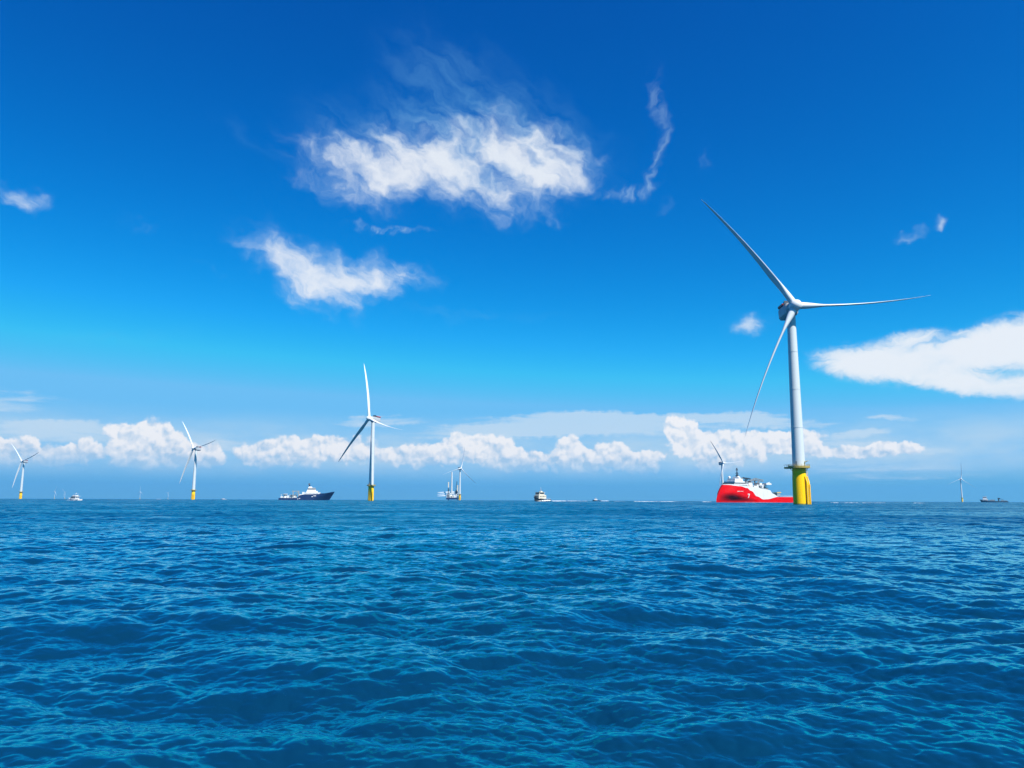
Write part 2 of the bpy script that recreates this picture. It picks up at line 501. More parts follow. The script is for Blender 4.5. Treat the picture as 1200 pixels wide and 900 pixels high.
def sea_mesh():
    rows_r = np.exp(np.linspace(math.log(1.2), math.log(SEA_R), 2900))
    half = R_(46)
    cols = np.linspace(-half, half, 840)
    extra = np.linspace(half, 2 * PI - half, 130)[1:-1]
    th = np.concatenate([cols, extra])
    rr, tt = np.meshgrid(rows_r, th, indexing='ij')
    x, y = rr * np.sin(tt), rr * np.cos(tt)
    z = np.zeros_like(x)
    dx, dy = np.zeros_like(x), np.zeros_like(x)
    res = np.zeros_like(rows_r)
    for n_, (L, N, k_lo, k_hi, f0, f1, turn, sp) in enumerate(BANDS):
        tile = wave_tile(L, N, k_lo, k_hi, BSLOPE, KP, WIND - turn, 11 + n_, sp)
        w = 1 - np.clip((np.log(rows_r) - math.log(f0)) / (math.log(f1) - math.log(f0)), 0, 1)
        w = w * w * (3 - 2 * w)
        res += (1 - w ** 2) * BSLOPE * math.log(k_hi / k_lo)
        sel = np.nonzero(w > 0)[0]
        n_r = sel[-1] + 1
        c, s_ = math.cos(turn), math.sin(turn)
        xs, ys = x[:n_r] * c + y[:n_r] * s_, -x[:n_r] * s_ + y[:n_r] * c
        h, hx, hy = sample(tile, L, xs, ys)
        W = w[:n_r, None] * (0.85, 0.9, 1.22, 1.3)[n_]
        # wind gusts: patches of rougher and smoother water
        if n_ >= 1:
            g = 1 + 0.28 * np.sin(x[:n_r] * .051 + 1.3 * np.sin(y[:n_r] * .023)) * np.sin(y[:n_r] * .037 + 2 + np.sin(x[:n_r] * .031))
            W = W * g
        chop = 1.0
        z[:n_r] += h * W
        dx[:n_r] += (hx * c - hy * s_) * W * chop
        dy[:n_r] += (hx * s_ + hy * c) * W * chop
    x = x - dx * 0.9
    y = y - dy * 0.9
    nr, nc = x.shape
    z = z - rows_r[:, None] ** 2 / (2 * EARTH)
    co = np.stack([x, y, z], -1).reshape(-1, 3).astype(np.float32)
    co = np.concatenate([co, [[0, 0, 0]]]).astype(np.float32)
    ia = np.arange(nr - 1)[:, None] * nc
    ja = np.arange(nc)[None, :]
    jb = (ja + 1) % nc
    q = np.stack([ia + ja, ia + nc + ja, ia + nc + jb, ia + jb], -1).reshape(-1, 4)
    q = q[:, ::-1]
    j = np.arange(nc)
    tri = np.stack([np.full(nc, nr * nc), (j + 1) % nc, j], -1)
    me = bpy.data.meshes.new('sea')
    me.vertices.add(len(co))
    me.vertices.foreach_set('co', co.ravel())
    li = np.concatenate([q.ravel(), tri[:, ::-1].ravel()]).astype(np.int32)
    me.loops.add(len(li))
    me.loops.foreach_set('vertex_index', li)
    starts = np.concatenate([np.arange(len(q)) * 4, len(q) * 4 + np.arange(len(tri)) * 3]).astype(np.int32)
    me.polygons.add(len(starts))
    me.polygons.foreach_set('loop_start', starts)
    me.update(calc_edges=True)
    me.polygons.foreach_set('use_smooth', np.ones(len(starts), dtype=bool))
    at = me.attributes.new('ripple', 'FLOAT', 'POINT')
    rp = np.sqrt(res)
    at.data.foreach_set('value', np.concatenate([np.repeat(rp, nc), [rp[0]]]).astype(np.float32))
    return me


wm = bpy.data.materials.new('sea_water')
wm.use_nodes = True
N = NT(wm.node_tree)
p = N.n['Principled BSDF']
geo = N.new('ShaderNodeNewGeometry')
pos = geo.outputs['Position']
rip = N.new('ShaderNodeAttribute', attribute_name='ripple').outputs['Fac']
n_a = N.v('SUBTRACT', N.noise(N.v('MULTIPLY', pos, (0.8, 1.9, 1)), 8.0, 4, 0.62, col=True), (0.5, 0.5, 0.5))
nv = N.v('MULTIPLY', N.v('SCALE', n_a, scale=0.38), (1, 1, 0))
nrm = N.v('NORMALIZE', N.v('ADD', geo.outputs['Normal'], nv))
big = N.noise(pos, 0.02, 5, 0.55)
gust = N.noise(N.v('MULTIPLY', pos, (0.6, 1.6, 1)), 0.035, 6, 0.65)
# water-leaving light (scattered back from below) plus the surface's own mirror, with a real Fresnel curve per colour
body = N.new('ShaderNodeBsdfDiffuse')
N.put(body.inputs['Color'], N.mix(N.ss(big, 0.3, 0.7), (0.001, 0.023, 0.059, 1), (0.001, 0.032, 0.067, 1)))
N.put(body.inputs['Normal'], nrm)
mir = N.new('ShaderNodeBsdfMetallic', fresnel_type='F82', distribution='GGX')
mir.inputs['Base Color'].default_value = (0.001, 0.024, 0.027, 1)     # 2 % seen straight down, rising to a mirror at grazing angles
mir.inputs['Edge Tint'].default_value = (0.15, 0.95, 1.0, 1)
N.put(mir.inputs['Normal'], nrm)
N.put(mir.inputs['Roughness'], N.m('MAXIMUM', 0.08, N.m('MULTIPLY', N.m('SQRT', N.m('MULTIPLY', rip, 0.75)), N.ss(gust, 0.36, 0.64, 0.55, 1.2))))
both = N.new('ShaderNodeAddShader')
N.l.new(body.outputs[0], both.inputs[0])
N.l.new(mir.outputs[0], both.inputs[1])
N.l.new(both.outputs[0], N.n['Material Output'].inputs['Surface'])
N.n.remove(p)
sea = bpy.data.objects.new('sea', sea_mesh())
COL.objects.link(sea)
sea['kind'] = 'structure'
sea.data.materials.append(wm)

# ------------------------------------------------------------------ the air
HAZE = 4.5e-5
hb = MB()
hb.lathe([(SEA_R + 300, -17.0), (SEA_R + 300, 235.0)], n=64)
hm = bpy.data.materials.new('sea_haze')
hm.use_nodes = True
hn = NT(hm.node_tree)
hn.n.remove(hn.n['Principled BSDF'])
pv = hn.new('ShaderNodeVolumePrincipled')
pv.inputs['Color'].default_value = (0.15, 0.58, 1.0, 1)
pv.inputs['Density'].default_value = HAZE
pv.inputs['Anisotropy'].default_value = 0.2
hn.l.new(pv.outputs[0], hn.n['Material Output'].inputs['Volume'])
haze = hb.build('haze', hm)
haze['kind'] = 'stuff'
#@@OBJECTS

# ------------------------------------------------------------------ wind turbines
HUB_Z, BLADE_R, PLAT_Z = 112.0, 83.5, 21.0
OVERHANG = 6.8


def blade_mesh():
    """blade along +Z, feathered; bends towards -X; chord mostly along Y (the shaft)"""
    mb = MB()
    st = []
    L = BLADE_R - 2.6
    for k in range(34):
        t = (k / 33.0)
        r = 2.4 + L * t
        if t < 0.04:
            ch, th_ = 3.9, 3.9
        elif t < 0.22:
            u = (t - 0.04) / 0.18
            u = u * u * (3 - 2 * u)
            ch, th_ = 3.9 + (4.9 - 3.9) * u, 3.9 + (1.75 - 3.9) * u
        else:
            u = (t - 0.22) / 0.78
            ch = 4.9 * (1 - u) ** 0.85 + 0.9 * u * (1 - u ** 12) + 0.12
            th_ = 1.75 * (1 - u) ** 1.15 + 0.16
        tw = R_(107 - 13 * min(1, t * 1.5))       # nearly edge-on to the rotor plane
        bend = -7.2 * t ** 2.1
        st.append((r, ch, th_, tw, bend, t))
    n = 20
    P, fs = [], []
    for r, ch, th_, tw, bend, t in st:
        k = min(1.0, max(0.0, (t - 0.03) / 0.2))
        for i in range(n):
            a = 2 * PI * i / n
            cx, cy_ = math.cos(a), math.sin(a)
            # round root -> aerofoil (blunt at the leading edge, thin at the trailing edge)
            sx = cx * 0.5 - 0.16 * k
            sy = cy_ * 0.5 * (1 - k * 0.42 * (1 - cx))
            px, py = -sx * ch, sy * th_
            x = px * math.cos(tw) - py * math.sin(tw) + bend
            y = px * math.sin(tw) + py * math.cos(tw)
            P.append((x, y, r))
    m_ = len(st)
    for k in range(m_ - 1):
        for i in range(n):
            fs.append((k * n + i, k * n + (i + 1) % n, (k + 1) * n + (i + 1) % n, (k + 1) * n + i))
    fs.append(tuple(range((m_ - 1) * n, m_ * n)))
    mb.add(P, fs)
    return mb.mesh('blade', M['blade'], 40)


def hub_mesh():
    """nose along -Y"""
    mb = MB()
    prof = [(0.05, 4.1), (1.0, 3.95), (2.0, 3.45), (2.8, 2.6), (3.2, 1.4), (3.3, 0.0), (3.25, -1.8), (3.0, -2.6)]
    n = 28
    P = []
    for r, a in prof:
        for i in range(n):
            t = 2 * PI * i / n
            P.append((r * math.cos(t), -a, r * math.sin(t)))
    fs = []
    for k in range(len(prof) - 1):
        for i in range(n):
            fs.append((k * n + i, (k + 1) * n + i, (k + 1) * n + (i + 1) % n, k * n + (i + 1) % n))
    fs.append(tuple(range(n)))
    mb.add(P, fs)
    for j in range(3):                      # root collars
        a = 2 * PI * j / 3
        mb.tube((0, 0, 0), (2.9 * math.sin(a), 0, 2.9 * math.cos(a)), 2.25, 2.15, 20)
    return mb.mesh('hub', M['blade'], 40)


def nacelle_mesh():
    mb = MB()
    # generator drum behind the rotor, then the housing
    for y0, y1, r0, r1 in ((2.2, 5.0, 3.2, 3.7),):
        mb.tube((0, y0, 0), (0, y1, 0), r0, r1, 28)
    prof = [(-3.6, -2.6), (-2.6, -3.9), (2.6, -3.9), (3.6, -2.6), (3.7, 2.2), (2.9, 3.4), (-2.9, 3.4), (-3.7, 2.2)]
    secs = [(4.6, .86), (5.2, .98), (15.2, 1.0), (16.6, .93), (17.1, .75)]
    n = len(prof)
    P, fs = [], []
    for y, k in secs:
        P += [(x * k, y, z * k) for x, z in prof]
    for q in range(len(secs) - 1):
        for i in range(n):
            fs.append((q * n + i, q * n + (i + 1) % n, (q + 1) * n + (i + 1) % n, (q + 1) * n + i))
    fs.append(tuple(range(n - 1, -1, -1)))
    fs.append(tuple(range((len(secs) - 1) * n, len(secs) * n)))
    mb.add(P, fs)
    return mb.mesh('nacelle', M['nacelle'], 35)


def cooler_mesh():
    mb = MB()
    mb.box((0, 8.2, 4.6), (6.0, 0.7, 2.2))
    for x in (-2.8, 0, 2.8):
        mb.box((x, 8.9, 4.3), (0.25, 1.6, 1.9))
    return mb.mesh('cooler', M['dark'])


def winch_deck_mesh():
    mb = MB()
    mb.box((0, 13.4, 3.62), (7.0, 6.6, 0.3))
    mb.cur = 1
    for x in (-3.4, 3.4):
        mb.box((x, 13.4, 4.3), (0.12, 6.6, 1.0))
    for y in (10.2, 16.6):
        mb.box((0, y, 4.3), (6.9, 0.12, 1.0))
    return mb.mesh('winch_deck', [M['dark'], M['redlamp']])


def tower_mesh():
    mb = MB()
    prof = []
    z0, z1 = PLAT_Z + 0.3, HUB_Z - 3.3
    r0, r1 = 3.45, 2.35
    for k in range(5):
        z = z0 + (z1 - z0) * k / 4
        r = r0 + (r1 - r0) * k / 4
        prof.append((r, z))
        if 0 < k < 4:           # flange joints between tower sections
            prof[-1:] = [(r, z - .16), (r + .10, z - .14), (r + .10, z + .14), (r, z + .16)]
    mb.lathe(prof, 48)
    return mb.mesh('tower', M['tower'], 30)


def tower_door_mesh():
    mb = MB()
    mb.box((0, -3.38, PLAT_Z + 1.75), (1.1, 0.35, 2.4))
    return mb.mesh('door', M['grey'])


def transition_mesh():
    mb = MB()
    mb.lathe([(3.98, -3), (3.98, 0.45)], 48, cap=False)
    mb.cur = 1
    mb.lathe([(3.95, 0.45), (3.95, 7), (3.85, 14), (3.65, PLAT_Z - 2.2), (3.7, PLAT_Z - 0.6)], 48)
    for k in range(8):          # brackets under the platform
        a = 2 * PI * k / 8
        mb.tube((3.6 * math.cos(a), 3.6 * math.sin(a), PLAT_Z - 2.6), (5.5 * math.cos(a), 5.5 * math.sin(a), PLAT_Z - 0.5), 0.12, n=6)
    return mb.mesh('transition_piece', [M['weed'], M['yellow']], 30)


def platform_mesh():
    mb = MB()
    n = 24
    R0 = 5.9
    pts = [(R0 * math.cos(2 * PI * (i + .5) / n), R0 * math.sin(2 * PI * (i + .5) / n)) for i in range(n)]
    P = [(x, y, PLAT_Z - 0.8) for x, y in pts] + [(x, y, PLAT_Z) for x, y in pts]
    mb.add(P, [(i, (i + 1) % n, n + (i + 1) % n, n + i) for i in range(n)] + [tuple(range(n - 1, -1, -1)), tuple(range(n, 2 * n))])
    mb.box((-6.6, 1.2, PLAT_Z - 0.5), (3.2, 4.2, 0.9))      # laydown area
    return mb.mesh('platform', M['grate'])


def railing_mesh():
    mb = MB()
    n = 20
    R0 = 5.8
    pts = [Vector((R0 * math.cos(2 * PI * i / n), R0 * math.sin(2 * PI * i / n), PLAT_Z)) for i in range(n)]
    for i in range(n):
        a, b = pts[i], pts[(i + 1) % n]
        mb.tube(a, a + Vector((0, 0, 1.25)), 0.06, n=5)
        mb.add([a + Vector((0, 0, .02)), b + Vector((0, 0, .02)), b + Vector((0, 0, .35)), a + Vector((0, 0, .35))], [(0, 1, 2, 3)])
        for h in (0.6, 1.22):
            mb.tube(a + Vector((0, 0, h)), b + Vector((0, 0, h)), 0.05, n=5)
    for x in (-8.1, -6.7):
        for y in (-0.8, 3.2):
            mb.tube((x, y, PLAT_Z), (x, y, PLAT_Z + 1.25), 0.06, n=5)
    for y in (-0.8, 3.2):
        mb.tube((-8.1, y, PLAT_Z + 1.22), (-5.4, y, PLAT_Z + 1.22), 0.05, n=5)
    mb.tube((-8.1, -0.8, PLAT_Z + 1.22), (-8.1, 3.2, PLAT_Z + 1.22), 0.05, n=5)
    return mb.mesh('railing', M['grate'])


def davit_mesh():
    mb = MB()
    mb.tube((4.4, -3.0, PLAT_Z), (4.4, -3.0, PLAT_Z + 2.6), 0.22, 0.18, 8)
    mb.tube((4.4, -3.0, PLAT_Z + 2.5), (7.0, -3.8, PLAT_Z + 3.0), 0.16, 0.1, 8)
    mb.tube((4.4, -3.0, PLAT_Z + 1.4), (5.8, -3.4, PLAT_Z + 2.7), 0.09, n=6)
    return mb.mesh('davit_crane', M['yellow'])


def landing_mesh():
    """boat landing: two fender tubes leaning in at the top, with a ladder between them"""
    mb = MB()
    for s in (-1, 1):
        mb.tube((5.2, s * 1.0, -3), (5.2, s * 1.0, 10.5), 0.30, n=10)
        mb.tube((5.2, s * 1.0, 10.5), (4.0, s * 1.0, 14.2), 0.30, 0.26, 10)
        mb.tube((4.55, s * 1.5, -3), (4.55, s * 1.5, 12.5), 0.42, n=10)
        mb.tube((4.55, s * 1.5, 12.5), (3.7, s * 1.5, 15.5), 0.40, 0.3, 10)
        for z in (2.2, 6.0, 9.8):
            mb.tube((3.7, s * 1.0, z), (5.5, s * 1.0, z), 0.18, n=6)
    return mb.mesh('boat_landing', M['yellow'], 40)


def ladder_mesh():
    mb = MB()
    for s in (-1, 1):
        mb.tube((4.85, s * 0.35, -2), (4.85, s * 0.35, 13), 0.06, n=5)
        mb.tube((4.85, s * 0.35, 13), (4.35, s * 0.35, PLAT_Z - .5), 0.06, n=5)
    for k in range(48):
        mb.tube((4.85, -0.35, k * 0.3), (4.85, 0.35, k * 0.3), 0.035, n=4)
    return mb.mesh('ladder', M['yellow'])


PM = dict(blade=blade_mesh(), hub=hub_mesh(), nacelle=nacelle_mesh(), cooler=cooler_mesh(), deck=winch_deck_mesh(), tower=tower_mesh(),
          door=tower_door_mesh(), tp=transition_mesh(), plat=platform_mesh(), rail=railing_mesh(), davit=davit_mesh(), landing=landing_mesh(), ladder=ladder_mesh())
GT = 'wind turbines standing in the sea'


def turbine(x_hub, y_hub, dist, yaw, phase, label, landing_deg=0.0, detail=True, group=GT, sc_=1.0, cone=0.04):
    """yaw = compass heading (deg from +X) the rotor faces; phase = tip angles clockwise from up as the rotor shows itself"""
    v = ray(x_hub, y_hub)
    g = math.hypot(v.x, v.y)
    hub = Vector((v.x / g * dist, v.y / g * dist, sink(dist)))
    th = R_(yaw)
    ax = Vector((math.cos(th), math.sin(th), 0))
    base = hub - ax * OVERHANG * sc_
    z_hub = HUB_Z
    t = thing('wind_turbine', label, 'wind turbine', base, 0.0, group)
    lz = R_(landing_deg)
    t.scale = (sc_,) * 3
    Rz = Matrix.Rotation(lz, 4, 'Z')
    link('transition_piece', PM['tp'], t, Rz)
    pl = link('platform', PM['plat'], t, Rz)
    if detail:
        link('railing', PM['rail'], pl)
        link('davit_crane', PM['davit'], pl)
        link('boat_landing', PM['landing'], t, Rz)
        link('ladder', PM['ladder'], t, Rz)
    tw = link('tower', PM['tower'], t, Rz)
    if detail:
        link('door', PM['door'], tw)
    head = Matrix.Translation((0, 0, z_hub)) @ Matrix.Rotation(th + PI / 2, 4, 'Z') @ Matrix.Rotation(R_(-5), 4, 'X') @ Matrix.Translation((0, -OVERHANG, 0))
    na = link('nacelle', PM['nacelle'], t, head)
    if detail:
        link('cooler', PM['cooler'], na)
        link('winch_deck', PM['deck'], na)
    link('hub', PM['hub'], t, head @ Matrix.Rotation(R_(phase), 4, 'Y'))
    for k in range(3):
        link('blade', PM['blade'], t, head @ Matrix.Rotation(R_(phase + 120 * k + 4.7), 4, 'Y') @ Matrix.Rotation(cone, 4, 'X'))
    return t


turbine(932.3, 360.4, 458.5, 272.5, 84, 'largest and nearest wind turbine on a bright yellow base, beside the red ship', landing_deg=-42, cone=-0.05)
turbine(432.6, 491.7, 1077, 226.5, -15, 'white wind turbine right of the dark blue ship, one blade pointing straight up', landing_deg=-70)
turbine(226.6, 527.0, 1843, 236, 80, 'mid-sized wind turbine between the small white motor boat and the dark blue ship', landing_deg=-60)
turbine(25.4, 541.8, 2764, 245, 72, 'wind turbine with pale yellow base at the far left edge of the sea', landing_deg=-60)
turbine(540.3, 550.0, 2765, 304, 12, 'small wind turbine standing right next to the jack-up vessel', landing_deg=-60)
turbine(848.0, 544.0, 2395, 301, -37, 'distant wind turbine rising behind the bow of the red ship')
turbine(1126.4, 563.0, 4400, 262, 5, 'small faint wind turbine near the right edge, beside the distant grey ship', detail=False)
turbine(63.9, 577.5, 11200, 255, 20, 'tiny hazy wind turbine on the horizon, left of the small white boat', detail=False, sc_=0.85)
turbine(75.8, 579.0, 12600, 255, 70, 'tiny hazy wind turbine on the horizon directly above the bow of the white boat', detail=False, sc_=0.85)
turbine(164.0, 577.5, 11200, 255, 0, 'tiny hazy wind turbine on the horizon, just left of the mid-sized left turbine', detail=False, sc_=0.85)
turbine(196.8, 579.2, 12600, 255, 40, 'tiny hazy wind turbine on the horizon between the white boat and the left turbine', detail=False, sc_=0.85)


# ------------------------------------------------------------------ ships
def smooth(a, b, x):
    t = min(1.0, max(0.0, (x - a) / (b - a)))
    return t * t * (3 - 2 * t)


def lerp_tab(tab, x):
    for (x0, y0), (x1, y1) in zip(tab, tab[1:]):
        if x <= x1:
            u = max(0.0, (x - x0) / (x1 - x0))
            return y0 + (y1 - y0) * u * u * (3 - 2 * u)
    return tab[-1][1]


class Hull:
    """x from the stern (0) to the bow (L); xs(z) shape of the stem, breadth(t, z) half width, top(t) the sheer"""
    def __init__(s, L, B, top, stem, breadth, z0=-2.0):
        s.L, s.B, s.top, s.stem, s.breadth, s.z0 = L, B, top, stem, breadth, z0

    def pt(s, t, z, side):
        zz = max(0.0, z)
        return (t * s.stem(zz) - s.L / 2, side * s.breadth(t, zz), z)

    def strip(s, mb, lo, hi, nt=72, nz=12, t0=0.0, t1=1.0, side_list=(1, -1), off=0.0):
        for side in side_list:
            P = []
            for i in range(nt + 1):
                t = t0 + (t1 - t0) * i / nt
                a, b = lo(t), hi(t)
                b = max(a + 0.01, b)
                for j in range(nz + 1):
                    x, y, z = s.pt(t, a + (b - a) * j / nz, side)
                    P.append((x, y + side * off, z))
            fs = []
            for i in range(nt):
                for j in range(nz):
                    q = (i * (nz + 1) + j, (i + 1) * (nz + 1) + j, (i + 1) * (nz + 1) + j + 1, i * (nz + 1) + j + 1)
                    fs.append(q if side < 0 else q[::-1])
            mb.add(P, fs)

    def transom(s, mb, lo, hi, nz=8):
        P = []
        for j in range(nz + 1):
            z = lo + (hi - lo) * j / nz
            P += [s.pt(0, z, -1), s.pt(0, z, 1)]
        mb.add(P, [(2 * j, 2 * j + 2, 2 * j + 3, 2 * j + 1) for j in range(nz)])

    def deck(s, mb, z_of, nt=60, t0=0.0, t1=1.0, drop=0.0):
        P = []
        for i in range(nt + 1):
            t = t0 + (t1 - t0) * i / nt
            z = z_of(t) - drop
            a, b = s.pt(t, z, -1), s.pt(t, z, 1)
            P += [a, b]
        mb.add(P, [(2 * i, 2 * i + 2, 2 * i + 3, 2 * i + 1) for i in range(nt)])


def lettering(text, hull, x_left, z0, height, side, name, m_, parent, bold=0.0, spacing=1.0):
    """letters laid on the ship's side; x_left is the hull x of the first letter as read from outside"""
    cu = bpy.data.curves.new('lettering', 'FONT')
    cu.body, cu.size, cu.offset, cu.space_character = text, 1.0, bold, spacing
    tmp = bpy.data.objects.new('lettering', cu)
    COL.objects.link(tmp)
    bpy.context.view_layer.update()
    dg = bpy.context.evaluated_depsgraph_get()
    me = bpy.data.meshes.new_from_object(tmp.evaluated_get(dg))
    bpy.data.objects.remove(tmp)
    bm = bmesh.new()
    bm.from_mesh(me)
    bmesh.ops.triangulate(bm, faces=bm.faces[:])
    bmesh.ops.subdivide_edges(bm, edges=bm.edges[:], cuts=3, use_grid_fill=True)
    bm.to_mesh(me)
    bm.free()
    co = np.array([v.co[:] for v in me.vertices])
    hgt = co[:, 1].max() - co[:, 1].min()
    k = height / hgt
    me2 = me
    for v in me2.vertices:
        px, pz = v.co.x * k, (v.co.y - co[:, 1].min()) * k
        # seen from outside the port side (+Y) of a ship whose bow is on the left, x decreases to the right
        x = x_left - px if side > 0 else x_left + px
        z = z0 + pz
        t = (x + hull.L / 2) / hull.stem(z)
        v.co = (x, side * (hull.breadth(t, z) + 0.15), z)
    me2.materials.clear()
    me2.materials.append(m_)
    return link(name, me2, parent)


def windows(mb, xs_, y, z, w, h, side):
    for x in xs_:
        mb.box((x, y, z), (w, 0.12, h))


# ---- red and white construction ship (bow to the left, port side to us)
def red_ship():
    L, B = 109.0, 23.0
    top = lambda t: lerp_tab([(0, 5.6), (.05, 6.6), (.26, 6.4), (.34, 9.5), (.40, 13.6), (.48, 14.6), (.62, 16.6), (.74, 17.6), (.88, 18.4), (1.0, 19.4)], t)
    paint = lambda t: lerp_tab([(0, 5.0), (.05, 6.2), (.26, 6.2), (.42, 3.6), (.47, 3.4), (.56, 6.6), (.66, 12.4), (.74, 15.6), (.85, 17.4), (1.0, 18.9)], t)

    def stem(z):
        u = min(1.2, z / 19.0)
        return L - 13.0 * max(0, u - 0.12) ** 1.45

    def breadth(t, z):
        full = B / 2
        u = min(1.0, z / 18.0)
        start = .50 + .30 * smooth(0, .62, u)
        k = max(0.0, (t - start) / (1 - start))
        p = 1.5 + 1.1 * smooth(0, .6, u)
        b = full * max(0.0, 1 - k ** p) ** (0.85 - 0.25 * u)
        stern = 0.90 + 0.10 * smooth(0, .12, t)
        return b * stern
    h = Hull(L, B, top, stem, breadth)
    hd = R_(208)
    c0 = on_sea(883.0, 905)
    r = thing('construction_ship', 'red and white ship with white 7 on its side, behind the largest turbine', 'ship', c0, hd)
    m1 = MB()
    h.strip(m1, lambda t: -2.0, lambda t: min(paint(t), top(t)), nt=90, nz=14)
    h.transom(m1, -2, 5.0)
    hull_o = m1.build('hull', M['red'], r, 40)
    m2 = MB()
    h.strip(m2, lambda t: min(paint(t), top(t)), top, nt=90, nz=6, off=0.0)
    m2.build('upper_hull', M['white'], r, 40)
    m3 = MB()
    h.deck(m3, top, drop=0.9)
    m3.build('deck', M['deck'], r)
    m4 = MB()
    m4.cur = 0
    h.strip(m4, lambda t: top(t) - .05, lambda t: top(t) + 0.55, nt=40, nz=1, t0=.72, t1=1.0)
    m4.build('bulwark', M['grey'], r, 40)
    lettering('7', h, 20.0, 4.6, 4.8, 1, 'number', M['white'], hull_o, bold=0.02)
    lettering('SEVEN SEAS', h, 34.5, 11.4, 1.0, 1, 'ship_name', M['white'], hull_o, bold=0.02, spacing=1.25)
    lettering('7', h, 13.4, 5.3, 5.2, -1, 'number', M['white'], hull_o, bold=0.03)
    lettering('SEVEN SEAS', h, 22.0, 11.6, 1.15, -1, 'ship_name', M['white'], hull_o, bold=0.02, spacing=1.25)
    # bridge block over the bow
    b = MB()
    b.box((26.5, 0, 18.9), (20.5, 18.5, 2.6))
    b.box((27.5, 0, 21.4), (15.0, 17.0, 2.9), taper=.97)
    b.box((26.5, 0, 24.2), (11.5, 12.5, 3.0), taper=.93)
    b.box((24.0, 0, 26.9), (5.5, 6.5, 2.2), taper=.9)
    sp = b.build('superstructure', M['white'], r)
    w = MB()
    w.box((27.5, 0, 20.75), (16.2, 18.2, 1.15))
    w.build('window', M['window'], sp)
    for i in range(8):
        for s in (-1, 1):
            single('window', 'window', sp, (18.5 + i * 2.2, s * 9.27, 18.6), (0.9, 0.1, 0.9))
    for s in (-1, 1):
        q = MB()
        q.sphere((25.5 if s > 0 else 30.5, s * 4.2, 27.2), 1.45, 14)
        q.tube((25.5 if s > 0 else 30.5, s * 4.2, 25), (25.5 if s > 0 else 30.5, s * 4.2, 26.5), .6, n=8)
        q.build('radome', M['white'], sp, 60)
    q = MB()
    q.tube((23.0, 0, 25), (23.0, 0, 36.5), 0.8, 0.35, 8)
    for z, wd in ((29.5, 5.0), (31.6, 3.8), (35.2, 2.6)):
        q.box((23.0, 0, z), (1.2, wd, 0.45))
        q.box((23.0, 0, z + .8), (2.6, 0.5, 0.5))
    for s in (-1, 1):
        q.tube((24.2, s * 2.2, 25), (23.0, 0, 31.5), 0.28, n=6)
        q.tube((21.4, s * 2.0, 25), (23.0, 0, 31.5), 0.28, n=6)
    q.sphere((23, 0, 37.0), .8, 8)
    q.build('mast', M['dark'], r)
    # funnels and midship house
    q = MB()
    q.box((4.0, 0, 16.8), (24.0, 10.5, 3.6))
    q.build('deck_house', M['white'], r)
    for s in (-1, 1):
        single('stores_cabin', 'white', r, (5.5, s * 8.6, 16.4), (7.0, 4.2, 3.2), .96)
        fu = single('funnel', 'white', r, (13.5, s * 8.0, 18.6), (5.5, 3.6, 5.6), .88)
        for x, rr, z in ((13.5, .8, 23.6), (14.9, .4, 23.2), (11.9, .4, 23.2)):
            q = MB()
            q.tube((x, s * 8.0, 21), (x - .4, s * 8.0, z), rr, n=8)
            q.build('exhaust', M['dark'], fu)
    # lay tower, ramps and cranes amidships
    def lattice(p0, p1, wd, hg, n_, r_, m_, name):
        q = MB()
        p0, p1 = Vector(p0), Vector(p1)
        d = (p1 - p0).normalized()
        side = d.cross(Vector((0, 0, 1))).normalized()
        up = side.cross(d)
        cs = [side * (a * wd / 2) + up * (b * hg / 2) for a, b in ((1, 1), (1, -1), (-1, -1), (-1, 1))]
        for c_ in cs:
            q.tube(p0 + c_, p1 + c_ * .75, r_, n=5)
        for i in range(n_):
            a = p0 + (p1 - p0) * (i / n_)
            b_ = p0 + (p1 - p0) * ((i + 1) / n_)
            for j in range(4):
                q.tube(a + cs[j], b_ + cs[(j + 1) % 4], r_ * .6, n=4)
                q.tube(a + cs[j], a + cs[(j + 1) % 4], r_ * .6, n=4)
        return q.build(name, m_, r)
    lattice((14, 3, 20.5), (0, 3, 25.8), 2.0, 2.0, 7, .22, M['grey'], 'lay_ramp')
    lattice((0, 3, 25.8), (-13, 3, 24.0), 2.0, 2.0, 6, .22, M['grey'], 'lay_ramp')
    lattice((8.5, -6, 17.5), (2.5, -6, 27.0), 2.2, 2.2, 6, .22, M['dark'], 'lay_tower')
    lattice((-6.0, 5, 17.0), (-20.5, 5, 21.8), 1.6, 1.6, 7, .2, M['white'], 'crane_boom')
    q = MB()
    q.lathe([(3.6, 17.9), (3.6, 18.4), (1.6, 18.4), (1.6, 21.4), (3.6, 21.4), (3.6, 21.9)], 24, c=(6.5, 4.0))
    q.build('cable_reel', M['grey'], r, 40)
    q = MB()
    q.lathe([(3.0, 17.9), (3.0, 18.4), (1.2, 18.4), (1.2, 20.8), (3.0, 20.8), (3.0, 21.3)], 24, c=(-1.0, 6.0))
    q.build('cable_reel', M['grey'], r, 40)
    q = MB()
    q.tube((-5.0, 5, 14), (-5.0, 5, 18.4), 1.5, 1.3, 14)
    q.box((-5.2, 5, 19.8), (4.6, 3.6, 3.2), taper=.85)
    q.build('crane', M['white'], r, 40)
    for x, y, hh in ((10.5, 8.0, 5.2), (2.0, 8.4, 4.2), (-4.5, 9.0, 3.2)):
        q = MB()
        q.tube((x, y, 15.5), (x, y, 15.5 + hh), 1.5, 1.5, 12)
        q.build('storage_tank', M['white'], r, 40)
    lattice((17, -5, 20.5), (10, -5, 27.0), 1.6, 1.6, 6, .2, M['grey'], 'crane_boom')
    lattice((10, -5, 27.0), (-2, -5, 26.0), 1.4, 1.4, 7, .2, M['dark'], 'crane_boom')
    lattice((-6, -3, 17.0), (-13.5, -3, 24.5), 1.5, 1.5, 5, .2, M['grey'], 'crane_boom')
